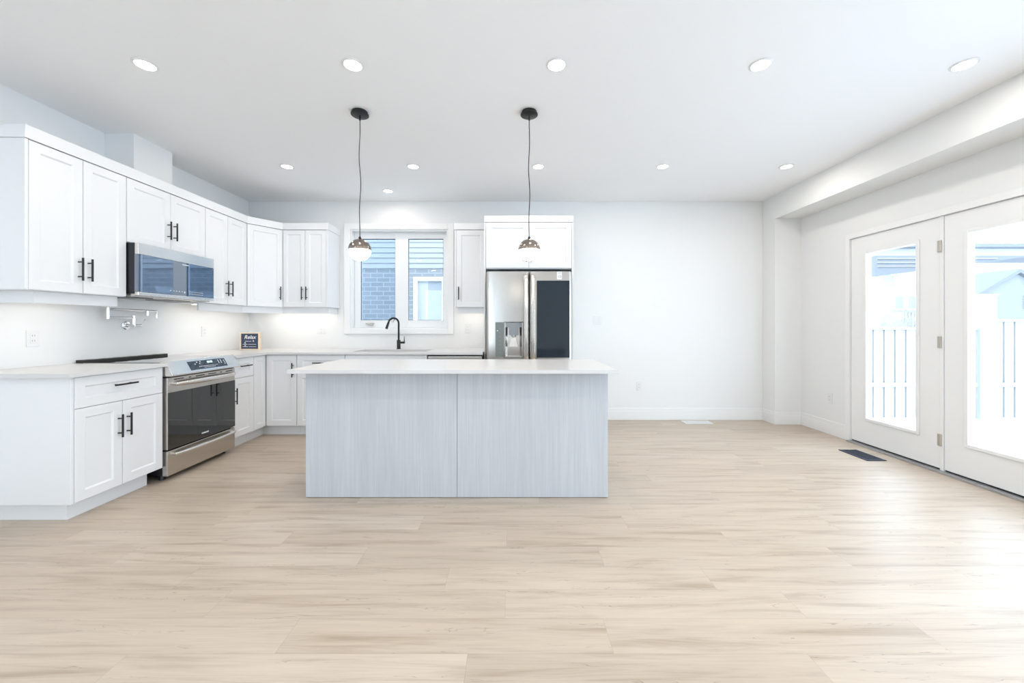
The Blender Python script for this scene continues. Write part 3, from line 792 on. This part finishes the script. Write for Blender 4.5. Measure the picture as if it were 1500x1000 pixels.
# ------------------------------------------------------------------ microwave
MY0, MY1, MZ0, MZ1, MX = 2.978, 3.733, 1.440, 1.846, -2.885
t = thing('microwave', (-3.12, 3.356, MZ0), 'over-the-range microwave with stainless trim and dark mirrored glass door', 'microwave')
obj('body', MB().box(XL + .01, MX - .03, MY0, MY1, MZ0 + .012, MZ1), 'dark', t)
obj('underside', MB().box(XL + .02, MX - .035, MY0 + .01, MY1 - .01, MZ0 - .006, MZ0 + .011), 'steel', t)
for k in range(2): obj('grease_filter', MB().box(XL + .12, XL + .32, MY0 + .06 + k * .38, MY0 + .30 + k * .38, MZ0 - .010, MZ0 - .006), 'dark', t)
mb = MB(); mb.box(MX - .03, MX, MY0, MY1, MZ1 - .088, MZ1)
obj('top_trim', mb, 'steel_hi', t, bevel=.003)
obj('bottom_trim', MB().box(MX - .03, MX, MY0, MY1, MZ0, MZ0 + .026), 'steel_hi', t, bevel=.003)
gd = obj('glass_door', MB().box(MX - .03, MX - .002, MY0, MY1, MZ0 + .0265, MZ1 - .0885), 'mirrorglass', t)
mb = MB()
for r_ in range(2):
    for i in range(10): mb.box(MX - .0022, MX - .001, 3.45 + i * .016, 3.457 + i * .016, MZ0 + .045 + r_ * .018, MZ0 + .050 + r_ * .018)
for i in range(5): mb.box(MX - .0022, MX - .001, 3.26 + i * .028, 3.268 + i * .028, MZ0 + .058, MZ0 + .064)
mb.box(MX - .0022, MX - .001, 3.395, 3.407, MZ0 + .05, MZ0 + .064)
obj('button_marks', mb, 'white_print', gd)
text('brand_lettering', 'FRIGIDAIRE', .013, 'white_print', gd, (MX - .0016, 3.41, MZ1 - .108), (0, 1, 0), offset=.0005)

# ------------------------------------------------------------------ pot filler
t = thing('pot_filler', (XL, 3.36, 1.205), 'chrome folding pot filler tap mounted on the wall above the range', 'faucet')
def ytube(mb, pts, r, seg=12): return mb.tube(pts, r, seg)
mb = MB(); mb.tube([(XL + .001, 3.36, 1.205), (XL + .012, 3.36, 1.205), (XL + .016, 3.36, 1.205)], [.036, .036, .028], 24)
obj('wall_rose', mb, 'chrome', t, smooth=True)
mb = MB(); mb.tube([(XL + .016, 3.36, 1.205), (XL + .085, 3.36, 1.205)], .013, 14); mb.tube([(XL + .075, 3.345, 1.205), (XL + .075, 3.43, 1.205)], .012, 14)
mb.tube([(XL + .075, 3.36, 1.205), (XL + .075, 3.36, 1.29)], .013, 14)
obj('valve_body', mb, 'chrome', t, smooth=True)
obj('lever', MB().tube([(XL + .075, 3.425, 1.21), (XL + .095, 3.445, 1.262)], [.004, .003], 8), 'chrome', t, smooth=True)
mb = MB(); mb.tube([(XL + .075, 3.36, 1.272), (XL + .09, 3.13, 1.272)], .009, 12); mb.tube([(XL + .09, 3.13, 1.26), (XL + .09, 3.13, 1.352)], .013, 14)
obj('lower_arm', mb, 'chrome', t, smooth=True)
mb = MB(); mb.tube([(XL + .09, 3.13, 1.338), (XL + .10, 3.55, 1.338)], .009, 12); mb.tube([(XL + .10, 3.52, 1.338), (XL + .10, 3.545, 1.330), (XL + .10, 3.55, 1.31), (XL + .10, 3.55, 1.275)], .008, 10)
mb.tube([(XL + .10, 3.46, 1.335), (XL + .10, 3.46, 1.295)], .012, 12)
obj('upper_arm', mb, 'chrome', t, smooth=True)

# ------------------------------------------------------------------ island
t = thing('kitchen_island', (-.386, 3.0, 0), 'kitchen island with pale grey woodgrain panels', 'kitchen island')
IX0, IX1, IY0, IY1 = -1.443, .671, 2.698, 3.29
obj('carcass', MB().box(IX0 + .019, IX1 - .019, IY0 + .019, IY1 - .02, .0, .889), 'cab', t)
IXM = (669.7 - 750) / 209.4
obj('back_panel', MB().box(IX0, IXM - .0012, IY0, IY0 + .018, .004, .889), 'island', t, bevel=.0012)
obj('back_panel', MB().box(IXM + .0012, IX1, IY0, IY0 + .018, .004, .889), 'island', t, bevel=.0012)
obj('side_panel', MB().box(IX0, IX0 + .018, IY0 + .0185, IY1, .004, .889), 'island', t)
obj('side_panel', MB().box(IX1 - .018, IX1, IY0 + .0185, IY1, .004, .889), 'island', t)
o = obj('island_worktop', MB().box(-1.470, .698, 2.517, 3.325, .890, .915), 'quartz', bevel=.0008)
tag(o, 'large white quartz worktop overhanging the kitchen island', 'worktop')

# ------------------------------------------------------------------ sign
sx0, sx1, sy, sz0, sz1 = -3.252, -3.022, 4.62, .915, 1.122
t = thing('wooden_sign', ((sx0 + sx1) / 2, sy, sz0), 'small square navy sign reading Relax in a light wood frame, on the corner worktop', 'sign')
mb = MB(); rect_ring(mb, sx0, sx1, sz0, sz1, .012, .012, .012, .012, sy - .012, sy + .03)
obj('frame', mb, 'oak', t, bevel=.001)
bd = obj('board', MB().box(sx0 + .012, sx1 - .012, sy - .004, sy + .004, sz0 + .012, sz1 - .012), 'navy', t)
cx = (sx0 + sx1) / 2
text('painted_lettering', 'Relax', .062, 'white_print', bd, (cx, sy - .0048, 1.066), shear=.3, offset=.0006)
text('painted_lettering', '&', .026, 'white_print', bd, (cx + .042, sy - .0048, 1.022), offset=.0005)
mb = MB()
def mark(x0, x1, z, h=.005): mb.box(cx + x0, cx + x1, sy - .0052, sy - .004, z - h / 2, z + h / 2)
mark(-.06, -.015, 1.018); mark(-.010, .018, 1.018)
mark(-.065, -.058, .998, .012); mark(-.062, -.05, .998, .012)
mark(-.085, -.03, .981); mark(-.02, .075, .981, .0035)
mark(-.062, -.05, .967, .010)
mark(-.085, -.022, .953); mark(-.012, .075, .953, .0035)
obj('painted_lines', mb, 'white_print', bd)

# ------------------------------------------------------------------ pendants
def pendant(px, py, label, seed):
    t = thing('pendant_lamp', (px, py, CEIL), label, 'pendant lamp', 'globe pendants above the island')
    obj('canopy', MB().lathe((px, py, CEIL), [(0, -.030), (.058, -.030), (.064, -.026), (.064, -.020), (.056, -.016), (.056, -.001), (0, -.001)], 36), 'black', t, smooth=True)
    obj('cord_grip', MB().lathe((px, py, CEIL - .03), [(0, -.035), (.006, -.035), (.008, 0), (0, 0)], 12), 'black', t, smooth=True)
    rg = random.Random(seed); n = 30; pts = []
    z0, z1 = CEIL - .05, 1.853; ph = rg.random() * 6
    for k in range(n + 1):
        s = k / n; a = .005 * math.sin(PI * s)
        pts.append((px + a * math.sin(s * 13 + ph), py + a * math.cos(s * 9 + ph), z0 + (z1 - z0) * s))
    obj('cord', MB().tube(pts, .0032, 8), 'cord', t, smooth=True)
    gz, R = 1.766, .081
    up = [(0, R + .002)] + [(R * 1.012 * math.sin(a), R * 1.012 * math.cos(a)) for a in [PI / 2 * k / 14 for k in range(1, 15)]] + [(R * .985, -.001), (R * .9, -.001)]
    obj('metal_shell', MB().lathe((px, py, gz), up, 40), 'gun', t, smooth=True)
    obj('socket_cap', MB().lathe((px, py, gz + R - .002), [(0, .022), (.006, .022), (.010, .012), (.012, 0), (0, 0)], 16), 'black', t, smooth=True)
    lo = [(R * .985 * math.sin(a), R * .985 * math.cos(a)) for a in [PI / 2 + PI / 2 * k / 14 for k in range(15)]]
    lo[-1] = (0, -R * .985); lo = [(0, -.0015)] + [(R * .985, -.0015)] + lo[1:]
    obj('glass_globe', MB().lathe((px, py, gz), lo, 40), 'opal', t, smooth=True)
    d = bpy.data.lights.new('bulb', 'POINT'); d.energy = .6; d.color = (1, .93, .84); d.shadow_soft_size = .03
    o = bpy.data.objects.new('bulb', d); COL.objects.link(o); o.parent = t; o.location = (0, 0, gz - R - .04 - CEIL)
pendant(-1.132, 2.87, 'left globe pendant lamp, hanging in front of the kitchen window', 1)
pendant(.128, 2.87, 'right globe pendant lamp, hanging in front of the refrigerator cabinet', 2)

# ------------------------------------------------------------------ recessed lights
def pot(x, y, label, group, r=.052, pw=POT_W):
    t = thing('recessed_light', (x, y, CEIL), label, 'ceiling light', group)
    obj('trim_ring', MB().lathe((x, y, CEIL), [(r, -.001), (r + .012, -.001), (r + .012, -.004), (r, -.008), (r - .003, -.004)], 32), 'plastic', t, smooth=True)
    obj('lens', MB().lathe((x, y, CEIL), [(0, -.006), (r * .6, -.006), (r - .003, -.004), (r - .003, -.001), (0, -.001)], 32), 'lens', t, smooth=True)
    d = bpy.data.lights.new('lamp', 'AREA'); d.shape = 'DISK'; d.size = 2 * r; d.energy = pw; d.color = (1, .925, .84)
    o = bpy.data.objects.new('lamp', d); COL.objects.link(o); o.parent = t; o.location = (0, 0, -.012)
xs5 = [-2.235, -.97, .272, 1.515, 2.755]
nm = ['far left', 'second from left', 'middle', 'second from right', 'far right']
YR1, YR2 = 2.35, 3.85
for x, n_ in zip(xs5, nm): pot(x, YR1, f'{n_} of the five large recessed ceiling lights in the nearer row', 'nearer row of ceiling lights')
for x, n_ in zip([-2.245, -.985, .262, 1.505, 2.74], nm): pot(x, YR2, f'{n_} of the five small recessed ceiling lights in the farther row', 'farther row of ceiling lights')
pot(-1.463, 4.55, 'single recessed ceiling light closest to the back wall, above the sink', None, pw=POT_W * .55)
for y in (.8, -.9):  # unseen rows of lights, added to brighten the near surfaces
    for x in xs5: pot(x, y, 'added recessed ceiling light out of view, for extra light', 'added ceiling lights out of view')

# ------------------------------------------------------------------ outlets, switches, vents
def plate(F, u, z, w_, h, label, name='wall_outlet', kind='outlet', gang=1):
    q = F.P(u, 0, z - h / 2)
    t = thing(name, q, label, 'outlet' if kind == 'outlet' else 'light switch')
    obj('cover_plate', MB().fbox(F, u - w_ / 2, u + w_ / 2, .0005, .006, z - h / 2, z + h / 2), 'plastic', t, bevel=.002)
    for g in range(gang):
        cu = u + (g - (gang - 1) / 2) * .046
        if kind == 'outlet':
            rc = obj('receptacle', MB().fbox(F, cu - .017, cu + .017, .006, .008, z - .034, z + .034), 'plastic', t, bevel=.0015)
            mb = MB()
            for dz in (-.018, .018):
                mb.fbox(F, cu - .008, cu - .006, .0078, .0084, z + dz - .004, z + dz + .006); mb.fbox(F, cu + .006, cu + .008, .0078, .0084, z + dz - .004, z + dz + .006)
            obj('slots', mb, 'slot', rc)
        else:
            obj('rocker', MB().fbox(F, cu - .017, cu + .017, .006, .009, z - .034, z + .034), 'plastic', t, bevel=.0015)
FWB = Fr((0, YB), (1, 0)); FWL = Fr((XL, 0), (0, 1)); FWR = Fr((XR, 0), (0, -1))
S = 114.3
plate(FWB, (875.5 - 750) / S, 1.203 + 8 / S, .116, .116, 'double rocker light switch on the back wall beside the refrigerator', 'light_switch', 'switch', 2)
plate(FWB, (936 - 750) / S, 1.203 - 88 / S, .07, .115, 'white outlet low on the bare back wall, above the floor')
plate(FWB, (471 - 750) / S, 1.203 - 7.5 / S, .116, .07, 'horizontal outlet on the backsplash left of the window')
plate(FWB, (685.5 - 750) / S, 1.203 - 4 / S, .07, .115, 'outlet on the backsplash right of the window, beside the refrigerator')
plate(FWR, -4.28, .40, .07, .115, 'outlet low on the right wall between the column and the glass door')
plate(FWL, 2.71, 1.115, .075, .118, 'outlet on the left wall above the worktop, left of the range')
plate(FWL, 4.22, 1.14, .07, .115, 'outlet on the left wall between the range and the wooden sign')

def vent(x0, x1, y0, y1, m, label, along, inner):
    t = thing('floor_vent', ((x0 + x1) / 2, (y0 + y1) / 2, 0), label, 'floor vent')
    mb = MB(); b = .018; h = .006
    mb.box(x0, x0 + b, y0, y1, 0.0003, h); mb.box(x1 - b, x1, y0, y1, 0.0003, h); mb.box(x0 + b, x1 - b, y0, y0 + b, 0.0003, h); mb.box(x0 + b, x1 - b, y1 - b, y1, 0.0003, h)
    obj('frame', mb, m, t, bevel=.001)
    obj('damper', MB().box(x0 + b, x1 - b, y0 + b, y1 - b, .0003, .001), inner, t)
    mb = MB()
    if along == 'x':
        n = int((x1 - x0 - 2 * b) / .012)
        for k in range(n): mb.box(x0 + b + k * .012, x0 + b + k * .012 + .006, y0 + b, y1 - b, .001, .005)
    else:
        n = int((y1 - y0 - 2 * b) / .012)
        for k in range(n): mb.box(x0 + b, x1 - b, y0 + b + k * .012, y0 + b + k * .012 + .006, .001, .005)
        mb.box((x0 + x1) / 2 - .003, (x0 + x1) / 2 + .003, y0 + b, y1 - b, .001, .0055)
    obj('louvres', mb, m, t)
vent(2.135, 2.47, 4.73, 4.88, 'plastic', 'white floor vent in front of the back wall baseboard', 'x', 'plastic')
vent(3.16, 3.335, 3.43, 3.735, 'vent_dark', 'dark blue metal floor vent in front of the left glass door', 'y', 'dark')

# ------------------------------------------------------------------ outside
GZ = -.6
o = struct('ground', MB().box(-20, 40, -20, 45, GZ - .2, GZ), 'snow'); o['label'] = 'snow-white ground outside'
# neighbour house seen through the kitchen window
NY = 7.2
t = thing('neighbour_house', (-1, NY, GZ), 'neighbouring house with lap siding over painted brick, seen through the kitchen window', 'house')
BT = 2.275
nx0, nx1, nz0, nz1 = -1.835, -1.235, .95, 2.11
mb = MB(); mb.box(-7, nx0, NY, NY + .2, GZ, BT); mb.box(nx1, 2.6, NY, NY + .2, GZ, BT); mb.box(nx0, nx1, NY, NY + .2, GZ, nz0); mb.box(nx0, nx1, NY, NY + .2, nz1, BT)
obj('brick_wall', mb, 'brick', t)
mb = MB(); z = BT
while z < 4.4:
    mb.extr([(-7, NY - .02, z), (-7, NY + .2, z), (-7, NY + .2, z + .097), (-7, NY - .004, z + .097)], [(2.6, NY - .02, z), (2.6, NY + .2, z), (2.6, NY + .2, z + .097), (2.6, NY - .004, z + .097)]); z += .097
obj('lap_siding', mb, 'siding', t)
mb = MB(); rect_ring(mb, nx0, nx1, nz0, nz1, .07, .07, .07, .07, NY - .03, NY + .1)
wn_ = obj('window', mb, 'winframe', t)
obj('pane', MB().box(nx0 + .07, -1.57, NY + .02, NY + .03, nz0 + .07, nz1 - .07), mat('curtained_pane', (.38, .40, .42), .2), wn_)
obj('pane', MB().box(-1.57, nx1 - .07, NY + .02, NY + .03, nz0 + .07, nz1 - .07), mat('shaded_pane', (.27, .29, .31), .15), wn_)
obj('roof', MB().box(-7.3, 2.9, NY - .35, NY + 3, 4.4, 4.55), 'roofgrey', t)

# fence
FY = 7.43
t = thing('garden_fence', (8, FY, GZ), 'pale vertical board fence across the yard outside the glass doors', 'fence')
mb = MB(); x = 3.4
while x < 14:
    top = 1.13 if x < 8.9 else 1.28
    mb.box(x, x + .165, FY, FY + .02, GZ + .03, top); mb.box(x + .15, x + .225, FY + .0205, FY + .04, GZ + .03, top); x += .21
obj('boards', mb, 'fence', t)
mb = MB()
for x0, x1, top in ((3.4, 8.95, 1.13), (9.27, 14, 1.28)):
    mb.box(x0, x1, FY - .03, FY + .08, top, top + .05); mb.box(x0, x1, FY - .02, FY - .001, .03, .11)
obj('rails', mb, 'far_siding', t)
mb = MB(); mb.box(8.95, 9.27, FY - .06, FY + .12, GZ, 1.78); mb.box(8.93, 9.29, FY - .08, FY + .14, 1.78, 1.81)
obj('post', mb, 'far_siding', t)
# patio roof
t = thing('patio_roof', (10.1, 9.5, GZ), 'grey slatted patio roof on posts beyond the fence', 'patio roof')
mb = MB(); mb.extr([(8.52, 9.0, 2.36), (11.9, 9.0, 2.80), (13.4, 9.0, 2.80), (13.4, 9.0, 2.84), (8.52, 9.0, 2.84)], [(8.52, 9.8, 2.36), (11.9, 9.8, 2.80), (13.4, 9.8, 2.80), (13.4, 9.8, 2.84), (8.52, 9.8, 2.84)])
obj('roof', mb, 'roofgrey', t)
mb = MB()
for k in range(3): mb.box(8.52, 9.7 + k * .8, 8.97, 9.0, 2.58 + k * .09, 2.60 + k * .09)
obj('slats', mb, 'siding', t)
for x in (8.58, 13.3):
    for y in (9.1, 9.7): obj('post', MB().box(x - .06, x + .06, y - .06, y + .06, GZ, 2.36 if x < 9 else 2.80), 'far_siding', t)
# shed
t = thing('garden_shed', (16, 12, GZ), 'grey shed with a gable roof behind the fence', 'shed')
ax, az = 15.7, 2.97
mb = MB(); mb.extr([(ax - 1.35, 12, GZ), (ax + 1.35, 12, GZ), (ax + 1.35, 12, 2.08), (ax, 12, az - .14), (ax - 1.35, 12, 2.08)], [(ax - 1.35, 13.2, GZ), (ax + 1.35, 13.2, GZ), (ax + 1.35, 13.2, 2.08), (ax, 13.2, az - .14), (ax - 1.35, 13.2, 2.08)])
obj('walls', mb, mat('grey_siding', (.19, .20, .21), .8), t)
for s in (-1, 1):
    mb = MB(); mb.extr([(ax, 11.9, az), (ax + s * 1.5, 11.9, 2.08), (ax + s * 1.5, 11.9, 1.98), (ax, 11.9, az - .12)], [(ax, 13.3, az), (ax + s * 1.5, 13.3, 2.08), (ax + s * 1.5, 13.3, 1.98), (ax, 13.3, az - .12)])
    obj('roof_slope', mb, 'roofgrey', t)
mb = MB()
for k in range(6): mb.box(ax + .2, ax + .7, 11.97, 12.0, 1.75 + k * .07, 1.78 + k * .07)
obj('gable_louvre', mb, 'far_siding', t)
# far house
t = thing('distant_house', (18, 17, GZ), 'large pale two-storey house far beyond the fence, with a raised deck', 'house')
obj('walls', MB().box(12.5, 30, 17, 24, GZ, 4.6), 'far_siding', t)
for x, z, w_, h in ((16.85, 1.95, .35, .55), (17.4, 1.95, .35, .55), (16.3, 3.1, .5, .35), (19.5, 2.2, .8, .9), (21.9, 3.0, .7, .7), (24, 3.0, .8, .9)):
    f = MB(); rect_ring(f, x - .06, x + w_ + .06, z - .06, z + h + .06, .06, .06, .06, .06, 16.95, 17)
    wf = obj('window', f, 'winframe', t); obj('pane', MB().box(x, x + w_, 16.97, 16.99, z, z + h), 'darkpane', wf)
mb = MB(); mb.box(12.3, 30.2, 16.6, 24.2, 4.6, 4.75); obj('roof', mb, 'roofgrey', t)
mb = MB(); mb.box(16.2, 20, 15.9, 15.94, 1.75, 1.8); x = 16.2
while x < 20: mb.box(x, x + .04, 15.9, 15.94, 1.0, 1.75); x += .14
mb.box(16.2, 20, 15.9, 17, .9, 1.0); mb.box(16.2, 16.32, 15.9, 16.02, GZ, .9); mb.box(19.88, 20, 15.9, 16.02, GZ, .9)
obj('deck', mb, 'siding', t)
# bare shrub
t = thing('bare_shrub', (9.9, 10, GZ), 'small leafless shrub showing above the fence', 'shrub')
rg = random.Random(11); mb = MB()
mb.tube([(9.9, 10, GZ), (9.9, 10, .5)], .04, 8)
def twig(p, d, L, r, n):
    q = p + d * L; mb.tube([p, q], [r, r * .6], 5)
    if n == 0: return
    for _ in range(3):
        e = (d + Vector((rg.uniform(-.8, .8), rg.uniform(-.8, .8), rg.uniform(-.2, .6)))).normalized(); twig(q, e, L * .68, r * .6, n - 1)
for k in range(4):
    twig(Vector((9.9, 10, .3 + k * .05)), Vector((rg.uniform(-.5, .5), rg.uniform(-.5, .5), 1)).normalized(), .45, .022, 4)
obj('branches', mb, 'twig', t)

for o in bpy.data.objects:
    if '_org' in o: del o['_org']
